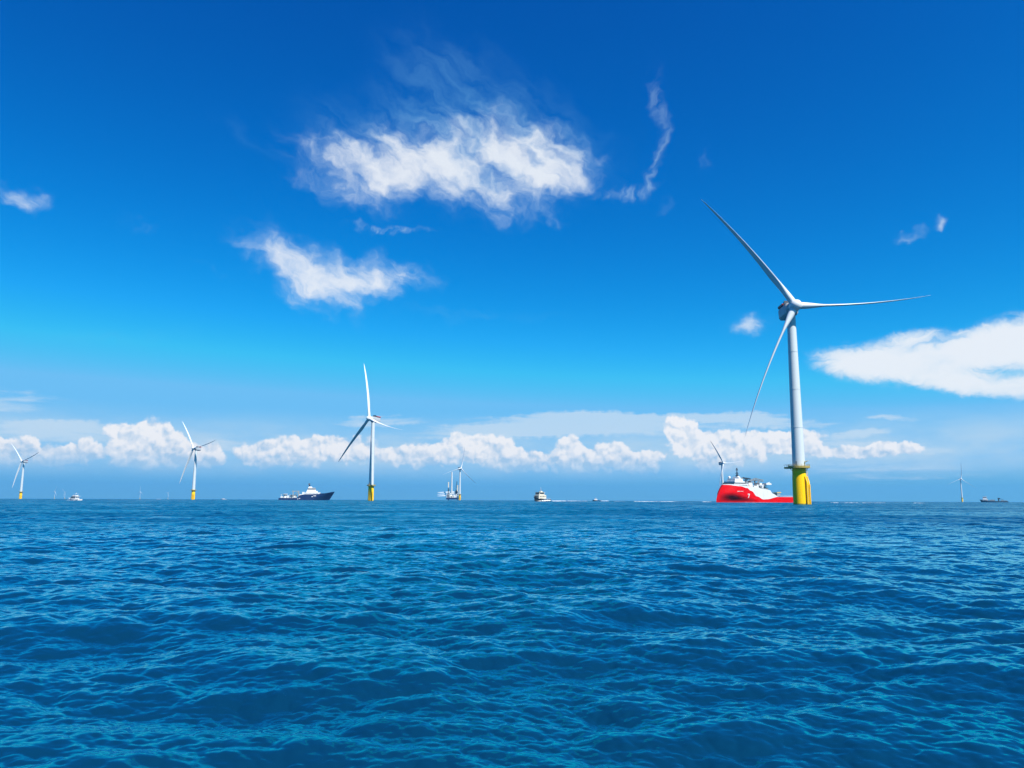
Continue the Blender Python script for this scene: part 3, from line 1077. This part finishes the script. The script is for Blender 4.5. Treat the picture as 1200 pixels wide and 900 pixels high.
    for x in (8.0, 4.5, -1.0, -8.0, -11.0):
        q = MB()
        q.tube((x, 9.5, 15.0), (x, 9.5, 21.5 if x > 0 else 19.5), .18, .12, 6)
        q.build('light_mast', M['dark'], r)
    q = MB()
    q.box((-11, 0, 15.2), (12, 12, 2.0))
    q.box((-12, 0, 17.0), (7, 8, 1.8))
    q.tube((-3.0, 0, 18), (-3.0, 0, 24.6), .9, .7, 8)
    q.box((-3.0, 0, 24.6), (3.4, 3.0, 1.4))
    q.box((-8.0, -2, 19.5), (2.4, 3.0, 3.0))
    q.build('deck_machinery', M['grey'], r)
    q = MB()
    q.box((-15.2, 6.0, 20.4), (7.5, 5.6, 1.9))
    q.box((-20.0, 5.0, 20.2), (4.0, 3.0, 1.1))
    q.build('control_cabin', M['white'], r)
    # aft deck gear
    q = MB()
    q.box((-33.0, 3.0, 9.0), (5.0, 6.0, 3.2))
    q.cur = 1
    q.box((-33.0, 3.0, 11.2), (6.5, 7.0, .5))
    q.cur = 0
    q.tube((-34.6, 5, 6.5), (-36.6, 5, 12.4), .28, n=6)
    q.tube((-27.4, 5, 6.5), (-25.4, 5, 11.8), .28, n=6)
    q.build('deck_winch', [M['grey'], M['yellow']], r)
    q = MB()
    for k in range(26):
        x = -49.0 + k
        if -35 < x < -27:
            continue
        for s in (-1, 1):
            q.tube((x, s * 10.3, 5.3), (x, s * 10.3, 7.8), .06, n=4)
    for s in (-1, 1):
        q.tube((-49, s * 10.3, 7.8), (-24, s * 10.3, 7.8), .08, n=4)
    q.build('railing', M['white'], r)
    for s in (-1, 1):
        q = MB()
        q.sphere((15.5, s * 9.6, 17.6), 1.0, 10, (2.4, .8, .8))
        q.build('lifeboat', M['orange'], r, 60)
    return r


# ---- dark blue offshore supply ship, bow to the right
def navy_ship():
    L, B = 99.0, 20.0
    top = lambda t: lerp_tab([(0, 3.9), (.34, 4.0), (.40, 9.4), (.48, 10.8), (.80, 11.6), (1.0, 14.8)], t)

    def stem(z):
        return L - 9.0 + 9.0 * min(1.1, z / 14.0) ** .9

    def breadth(t, z):
        u = min(1.0, z / 13.0)
        start = .62 + .18 * u
        k = max(0.0, (t - start) / (1 - start))
        return B / 2 * max(0.0, 1 - k ** (1.7 + .8 * u)) ** .9
    h = Hull(L, B, top, stem, breadth)
    r = thing('supply_ship', 'dark blue ship with white bridge, left of the tall white turbine', 'ship', on_sea(359.2, 1490), R_(14))
    m1 = MB()
    h.strip(m1, lambda t: -2.0, top, nt=80, nz=12)
    h.transom(m1, -2, 3.9)
    hull_o = m1.build('hull', M['navy'], r, 40)
    m1 = MB()
    h.deck(m1, top, drop=.9)
    m1.build('deck', M['deck'], r)
    b = MB()
    b.box((11.0, 0, 12.6), (27.5, 18.0, 3.4), taper=.97)
    b.box((9.5, 0, 15.6), (21.0, 16.0, 2.8), taper=.95)
    b.box((8.5, 0, 18.3), (16.0, 14.0, 2.6), taper=.95)
    b.box((8.5, 0, 22.0), (13.5, 16.0, 1.0))
    b.box((6.0, 0, 23.6), (7.0, 8.0, 2.4), taper=.8)
    sp = b.build('superstructure', M['white'], r)
    w = MB()
    w.box((8.5, 0, 20.6), (14.2, 13.6, 1.9))
    w.build('window', M['window'], sp)
    for k in range(9):
        for s in (-1, 1):
            single('window', 'window', sp, (-0.5 + k * 2.5, s * 8.98, 12.8), (1.0, .15, .9))
    q = MB()
    q.tube((4.0, 0, 24), (4.6, 0, 31), 1.3, .8, 8)
    q.box((3.6, 0, 29.3), (3.6, 4.5, 2.6), taper=.7)
    q.box((6.8, 0, 26.5), (1.4, 5.0, .8))
    q.build('mast', M['dark'], r)
    for s in (-1, 1):
        single('funnel', 'white', r, (-6.0, s * 7.0, 12.0), (5.0, 3.6, 6.0), .8)
        single('stores_cabin', 'white', r, (-10.8, s * 7.6, 9.4), (4.4, 3.0, 3.0))
    q = MB()
    q.lathe([(5.2, 4.0), (5.2, 5.0), (3.0, 5.0), (3.0, 10.6), (5.2, 10.6), (5.2, 11.4)], 24, c=(-38.5, 0))
    q.build('cable_reel', M['white'], r, 40)
    q = MB()
    q.lathe([(4.4, 4.0), (4.4, 5.0), (2.6, 5.0), (2.6, 9.0), (4.4, 9.0), (4.4, 9.8)], 24, c=(-27.5, 2))
    q.build('cable_reel', M['white'], r, 40)
    q = MB()
    for s in (-1, 1):
        q.box((-14.5, s * 7.5, 9.6), (2.0, 1.4, 13.0))
        q.box((-24.5, s * 7.5, 10.6), (1.1, 1.1, 10.5))
        q.box((-20.0, s * 7.5, 16.3), (13.0, 1.0, 1.3))
        q.tube((-24.5, s * 7.5, 6), (-15, s * 7.5, 15.5), .3, n=5)
    q.box((-14.5, 0, 16.6), (1.4, 15.5, 1.4))
    q.box((-24.5, 0, 16.2), (1.2, 15.5, 1.2))
    q.build('gantry', M['grey'], r)
    q = MB()
    q.box((-44.0, 2, 5.6), (4.6, 7.0, 2.8))
    q.tube((-45, 4, 5), (-45.5, 4, 11), .35, n=6)
    q.build('deck_machinery', M['white'], r)
    single('container', 'white', r, (-20.5, 1, 7.0), (6.0, 8.0, 5.6))
    single('container', 'white', r, (-33.0, -7.0, 6.2), (4.0, 3.0, 4.4))
    for x, wd, z in ((14.5, 4.6, 8.0), (10.0, 2.6, 6.6), (-12.5, 2.4, 3.3), (-15.6, 1.6, 2.2)):
        t = (x + L / 2) / stem(z)
        single('hull_marking', 'white', hull_o, (x, -breadth(t, z) - .02, z), (wd, .12, 1.2))
    q = MB()
    h.strip(q, lambda t: top(t) - .02, lambda t: top(t) + 1.0, nt=30, nz=1, t0=.74, t1=1.0)
    q.build('bulwark', M['navy'], r, 40)
    return r


red_ship()
navy_ship()


# ---- jack-up installation vessel
def jackup():
    r = thing('jack_up_vessel', 'jack-up vessel with tall legs, carrying blades and a white tower section, beside the small turbine', 'jack-up vessel', on_sea(530.0, 2700), R_(4))
    q = MB()
    q.prism([(-20.5, 2.5), (19.5, 2.5), (21.5, 5.0), (21.5, 9.0), (-21.5, 9.0), (-21.5, 4.5)], -17, 17)
    q.build('hull', M['navy'], r)
    for x, y, top in ((-13.5, -14, 62), (18.0, -14, 44), (-13.0, 14, 40), (18.0, 14, 52)):
        q = MB()
        top1 = top * .70
        for a, b in ((-1.6, -1.6), (1.6, -1.6), (1.6, 1.6), (-1.6, 1.6)):
            q.tube((x + a, y + b, -4), (x + a, y + b, top1), .45, n=6)
        for k in range(int((top1 + 4) / 4)):
            z = -4 + 4 * k
            for (a, b), (c_, d) in (((-1.6, -1.6), (1.6, -1.6)), ((1.6, -1.6), (1.6, 1.6)), ((1.6, 1.6), (-1.6, 1.6)), ((-1.6, 1.6), (-1.6, -1.6))):
                q.tube((x + a, y + b, z), (x + c_, y + d, z + 4), .3, n=4)
        q.cur = 1
        q.box((x, y, (top1 + top) / 2), (3.6, 3.6, top - top1))
        q.build('leg', [M['dark'], M['cream']], r)
    q = MB()
    q.box((-15.0, -6, 14.5), (9, 14, 11))
    q.box((-14.0, -4, 22), (6, 9, 4))
    sp = q.build('accommodation', M['white'], r)
    for z in (12, 15, 18):
        single('window', 'window', sp, (-15, -13.03, z), (7.5, .2, 1.0))
    single('deck_house', 'white', r, (8.0, -10, 13.0), (7, 8, 8))
    single('deck_house', 'white', r, (13.5, -12, 15.5), (3.8, 5, 12))
    q = MB()
    q.lathe([(3.0, 9), (2.5, 97)], 20, c=(-2.5, 0))
    q.build('stored_tower', M['tower'], r, 30)
    q = MB()
    q.tube((13.5, -4, 9), (13.5, -4, 26), 3.0, 2.6, 14)
    q.box((14.0, -4, 30), (8, 7, 8), taper=.9)
    q.build('crane', M['dark'], r, 40)
    q = MB()
    for s in (-1, 1):
        q.tube((11.0, -4 + s * 2.2, 30), (14.8, -4 + s * .8, 63), .7, .5, 6)
        q.tube((16.5, -4 + s * 2.2, 32), (15.5, -4 + s * .8, 63), .5, .4, 6)
    for k in range(11):
        z = 32 + k * 3
        f = (z - 30) / 33
        q.tube((11.0 + 3.6 * f, -4 - 2.2 + 1.4 * f, z), (16.5 - 1 * f, -4 + 2.2 - 1.4 * f, z + 2.6), .3, n=4)
    q.box((15.0, -4, 63), (3.0, 3.4, 2.5))
    q.tube((15.0, -4, 62), (2.0, -4, 28), .25, n=4)
    q.build('crane_boom', M['dark'], r)
    q = MB()
    for x in (-9, 3.5):
        for y in (-9, 9):
            q.box((x, y, 18), (1.2, 1.2, 18))
        for z in (15, 21, 27):
            q.box((x, 0, z - .9), (1.4, 20, 1.0))
    q.build('blade_rack', M['grey'], r)
    for k in range(3):
        link('stored_blade', PM['blade'], r, Matrix.Translation((24.0, -6 + 4 * k, 15.6 + 6 * k)) @ Matrix.Rotation(R_(-90), 4, 'Y') @ Matrix.Rotation(R_(-75), 4, 'Z') @ Matrix.Scale(.93, 4))
    for i, (x, y, z) in enumerate(((-6, -14, 11), (1, -13, 11.5), (5, 4, 12), (-8, 2, 11))):
        single('deck_cargo', 'cream', r, (x, y, z), (4.5, 5, 4 + i % 3))
    return r


jackup()


# ---- small craft
def small_hull(L, B, hb, hs, rake, mat_, r, z0=-.6, fine=.45, deck_m='deck'):
    top = lambda t: hs + (hb - hs) * max(0, (t - .35) / .65) ** 1.6
    stem = lambda z: L - rake + rake * min(1.2, z / hb)

    def breadth(t, z):
        u = min(1.0, z / hb)
        start = fine + .15 * u
        k = max(0.0, (t - start) / (1 - start))
        return B / 2 * max(0.0, 1 - k ** (1.6 + .8 * u)) * (.86 + .14 * u)
    h = Hull(L, B, top, stem, breadth)
    q = MB()
    h.strip(q, lambda t: z0, top, nt=36, nz=6)
    h.transom(q, z0, hs)
    o = q.build('hull', mat_, r, 40)
    q = MB()
    h.deck(q, top, nt=30, drop=.35)
    q.build('deck', M[deck_m], r)
    return h, o


def work_boat():
    r = thing('crew_boat', 'black hulled work boat with cream wheelhouse and white bow wave, heading towards us', 'boat', on_sea(634.2, 985), R_(226))
    r.scale = (1.12, 1.12, 1.12)
    h, o = small_hull(25, 8.6, 4.9, 2.6, 2.6, M['dark'], r)
    q = MB()
    q.box((1.5, 0, 5.2), (12.5, 7.0, 4.2), taper=.97)
    q.box((2.2, 0, 8.6), (8.5, 6.4, 2.9), taper=.93)
    q.box((2.0, 0, 10.25), (9.6, 7.2, .35))
    q.box((0.6, 0, 11.0), (3.0, 2.6, 1.2))
    sp = q.build('wheelhouse', M['cream'], r)
    single('window', 'window', sp, (6.42, 0, 9.0), (.12, 5.0, 1.1))
    for s in (-1, 1):
        single('window', 'window', sp, (2.2, s * 3.16, 9.0), (6.5, .12, 1.1))
        for k in range(4):
            single('window', 'window', sp, (-2.6 + k * 2.6, s * 3.5, 5.6), (1.2, .12, .9))
    for y in (-2, 0, 2):
        single('window', 'window', sp, (7.72, y, 5.8), (.12, 1.1, .9))
    q = MB()
    q.tube((0.6, 0, 11.4), (0.6, 0, 16.2), .22, .1, 6)
    q.box((0.6, 0, 13.6), (.3, 2.6, .25))
    q.box((0.6, 0, 12.4), (.5, 1.8, .35))
    q.build('mast', M['white'], r)
    q = MB()
    q.tube((9.6, -1.6, 4.0), (10.2, -1.8, 7.0), .3, .2, 6)
    q.box((9.9, 1.2, 4.9), (1.6, 1.4, 1.3))
    q.build('deck_gear', M['dark'], r)
    q = MB()
    for s in (-1, 1):
        for k in range(7):
            q.tube((-11.5 + k * 1.5, s * 4.0, 2.4), (-11.5 + k * 1.5, s * 4.0, 3.7), .06, n=4)
        q.tube((-11.5, s * 4.0, 3.7), (-2.5, s * 4.0, 3.7), .07, n=4)
    q.build('railing', M['white'], r)
    for s in (-1, 1):
        for k in range(6):
            q = MB()
            q.lathe([(.25, 1.0), (.5, 1.2), (.5, 1.9), (.25, 2.1)], 8, c=(-8 + 3.0 * k, s * (4.32 if k < 4 else 3.9)))
            q.build('tyre_fender', M['dark'], r)
    return r


def yacht():
    r = thing('motor_yacht', 'small white motor boat at the left, right of the pale-based turbine', 'boat', on_sea(87.0, 800), R_(150))
    r.scale = (.95, .95, 1.0)
    h, o = small_hull(18.5, 4.8, 2.3, 1.25, 2.8, M['white'], r, deck_m='white')
    q = MB()
    q.prism([(-4.8, 1.3), (5.2, 1.4), (3.2, 2.5), (1.6, 3.7), (-4.8, 3.7)], -1.9, 1.9)
    q.box((-2.2, 0, 3.82), (7.8, 4.1, .2))
    sp = q.build('cabin', M['white'], r)
    for s in (-1, 1):
        q = MB()
        q.prism([(-4.2, 2.45), (3.1, 2.45), (1.7, 3.45), (-4.2, 3.45)], s * 1.93 - .03, s * 1.93 + .03)
        q.build('window', M['window'], sp)
    q = MB()
    q.prism([(-3.6, 3.9), (1.2, 3.9), (.2, 4.8), (-3.6, 4.5)], -1.5, 1.5)
    q.box((-2.2, 0, 5.75), (3.6, 3.0, .14))
    for x in (-3.7, -.7):
        for y in (-1.3, 1.3):
            q.tube((x, y, 4.4), (x, y, 5.7), .06, n=5)
    q.build('flybridge', M['white'], r)
    q = MB()
    q.tube((-2.2, 0, 5.8), (-2.6, 0, 7.2), .07, .03, 5)
    q.box((-2.3, 0, 6.3), (.25, 1.1, .2))
    q.build('mast', M['white'], r)
    return r


def tug():
    r = thing('patrol_boat', 'tiny dark boat with white cabin, to the right of the black work boat', 'boat', on_sea(699.3, 1500), R_(176))
    small_hull(17.5, 5.0, 2.7, 1.5, 1.6, M['navy'], r)
    q = MB()
    q.box((1.6, 0, 2.9), (6.0, 3.6, 2.0), taper=.92)
    q.box((2.2, 0, 4.5), (3.2, 2.8, 1.4), taper=.85)
    sp = q.build('cabin', M['white'], r)
    for s in (-1, 1):
        single('window', 'window', sp, (2.2, s * 1.34, 4.5), (2.2, .12, .7))
    q = MB()
    q.tube((1.4, 0, 5.0), (1.2, 0, 7.2), .08, n=5)
    q.build('mast', M['white'], r)
    return r


def cargo():
    r = thing('work_ship', 'distant low grey ship with white bridge, near the right edge beside the faint turbine', 'ship', on_sea(1164.5, 2600), R_(180 - 28))
    r.scale = (.86, .9, .95)
    h, o = small_hull(80, 15, 8.0, 3.6, 4.0, M['hazed_hull'], r, fine=.7)
    q = MB()
    q.box((24, 0, 7.4), (15, 13, 5.5))
    q.box((25, 0, 11.8), (11, 11, 3.4), taper=.95)
    q.box((25, 0, 15.6), (12, 12, 1.6))
    sp = q.build('superstructure', M['white'], r)
    q = MB()
    q.box((25, 0, 14.1), (10.2, 10.2, 1.4))
    q.build('window', M['window'], sp)
    q = MB()
    q.tube((22, 0, 16), (22, 0, 20), .5, .3, 6)
    q.build('mast', M['grey'], r)
    q = MB()
    q.tube((-14, 0, 3), (-14, 0, 9.5), 1.9, 1.6, 12)
    q.box((-14.5, 0, 11), (6.5, 4.5, 4))
    q.tube((-14, 0, 11.5), (-28, 0, 7.6), .7, .5, 6)
    q.build('crane', M['dark'], r)
    for x, hh, l_ in ((4, 4.4, 14), (-24, 3.0, 9), (-33.5, 2.2, 7)):
        single('deck_cargo', 'grey', r, (x, 0, 3.2 + hh / 2), (l_, 9, hh))
    return r


def speedboat():
    r = thing('speedboat', 'tiny white boat low on the horizon, between the left turbine and the blue ship', 'boat', on_sea(261.5, 2500), R_(170))
    small_hull(19, 4.6, 2.2, 1.3, 2.0, M['white'], r, deck_m='white')
    q = MB()
    q.prism([(-3.5, 1.3), (3.5, 1.3), (1.5, 3.0), (-3.5, 3.0)], -1.5, 1.5)
    q.build('cabin', M['white'], r)
    return r


work_boat()
yacht()
tug()
cargo()
speedboat()

# ------------------------------------------------------------------ foam: bow waves and wakes
fm = bpy.data.materials.new('foam')
fm.use_nodes = True
N = NT(fm.node_tree)
p = N.n['Principled BSDF']
p.inputs['Base Color'].default_value = (.82, .86, .88, 1)
p.inputs['Roughness'].default_value = .8
g_ = N.new('ShaderNodeNewGeometry').outputs['Position']
at = N.new('ShaderNodeAttribute', attribute_name='edge').outputs['Fac']
nz_ = N.m('ADD', N.m('MULTIPLY', N.noise(g_, .35, 4, .65), .5), N.m('MULTIPLY', N.noise(N.v('ADD', g_, (31, 7, 0)), .045, 4, .65), .5))
a_ = N.ss(N.m('ADD', N.m('MULTIPLY', at, 1.3), N.m('MULTIPLY', N.m('SUBTRACT', nz_, .60), 5.0)), 0.0, .9)
N.put(p.inputs['Alpha'], a_)


def foam(name, label, p0, p1, w0, w1, s0, s1, hump=0.0, n=60, m_=8, z=0.3):
    """a strip of churned water from p0 to p1, opacity s0..s1, soft edges"""
    p0, p1 = Vector(p0), Vector(p1)
    d = (p1 - p0)
    side = Vector((-d.y, d.x, 0)).normalized()
    rng = random.Random(len(bpy.data.objects))
    P, A = [], []
    for i in range(n + 1):
        u = i / n
        c = p0 + d * u
        w = w0 + (w1 - w0) * u
        for j in range(m_ + 1):
            v = j / m_ * 2 - 1
            q = c + side * (v * w / 2)
            hh = hump * (1 - v * v) * (.45 + .9 * rng.random())
            P.append((q.x, q.y, sink(q.xy.length) + z + hh))
            A.append(1.5 * (s0 + (s1 - s0) * u) * (1 - v * v) * min(1, u * 12 + .3) * min(1, (1 - u) * 5))
    fs = [(i * (m_ + 1) + j, (i + 1) * (m_ + 1) + j, (i + 1) * (m_ + 1) + j + 1, i * (m_ + 1) + j + 1) for i in range(n) for j in range(m_)]
    me = bpy.data.meshes.new(name)
    me.from_pydata(P, [], fs)
    me.materials.append(fm)
    a = me.attributes.new('edge', 'FLOAT', 'POINT')
    a.data.foreach_set('value', A)
    o = bpy.data.objects.new(name, me)
    COL.objects.link(o)
    o['kind'] = 'stuff'
    return o


b0_ = on_sea(629.0, 985)
WK = 'wake_foam'
foam(WK, '', on_sea(627.5, 980), on_sea(646, 985), 7, 7, 1.6, 1.4, hump=1.42)
foam(WK, '', on_sea(645, 990), on_sea(664, 1080), 9, 9, 1.3, 1.0, hump=0.55)
foam(WK, '', on_sea(662, 1080), on_sea(694, 1200), 9, 9, .8, .5, hump=0.45)
foam(WK, '', on_sea(703.5, 1485), on_sea(714, 1500), 8, 8, 1.1, .8, hump=0.50)
foam(WK, '', on_sea(720, 1100), on_sea(734, 1100), 8, 8, .6, .5, hump=0.25)
foam(WK, '', on_sea(742, 960), on_sea(800, 920), 8, 8, .8, .8, hump=0.35)
foam(WK, '', on_sea(824, 880), on_sea(836, 870), 8, 8, .6, .6, hump=0.30)
foam(WK, '', on_sea(972, 700), on_sea(1048, 740), 7, 7, .6, .6, hump=0.25)
foam(WK, '', on_sea(1070, 760), on_sea(1086, 760), 7, 7, .5, .5, hump=0.20)
foam(WK, '', on_sea(846, 862), on_sea(925, 880), 3, 3, .45, .45, hump=0.1)
foam(WK, '', on_sea(77, 790), on_sea(98, 800), 3, 3, .8, .8, hump=0.20)
foam(WK, '', on_sea(183, 2500), on_sea(190, 2500), 14, 14, .7, .7, hump=0.50)
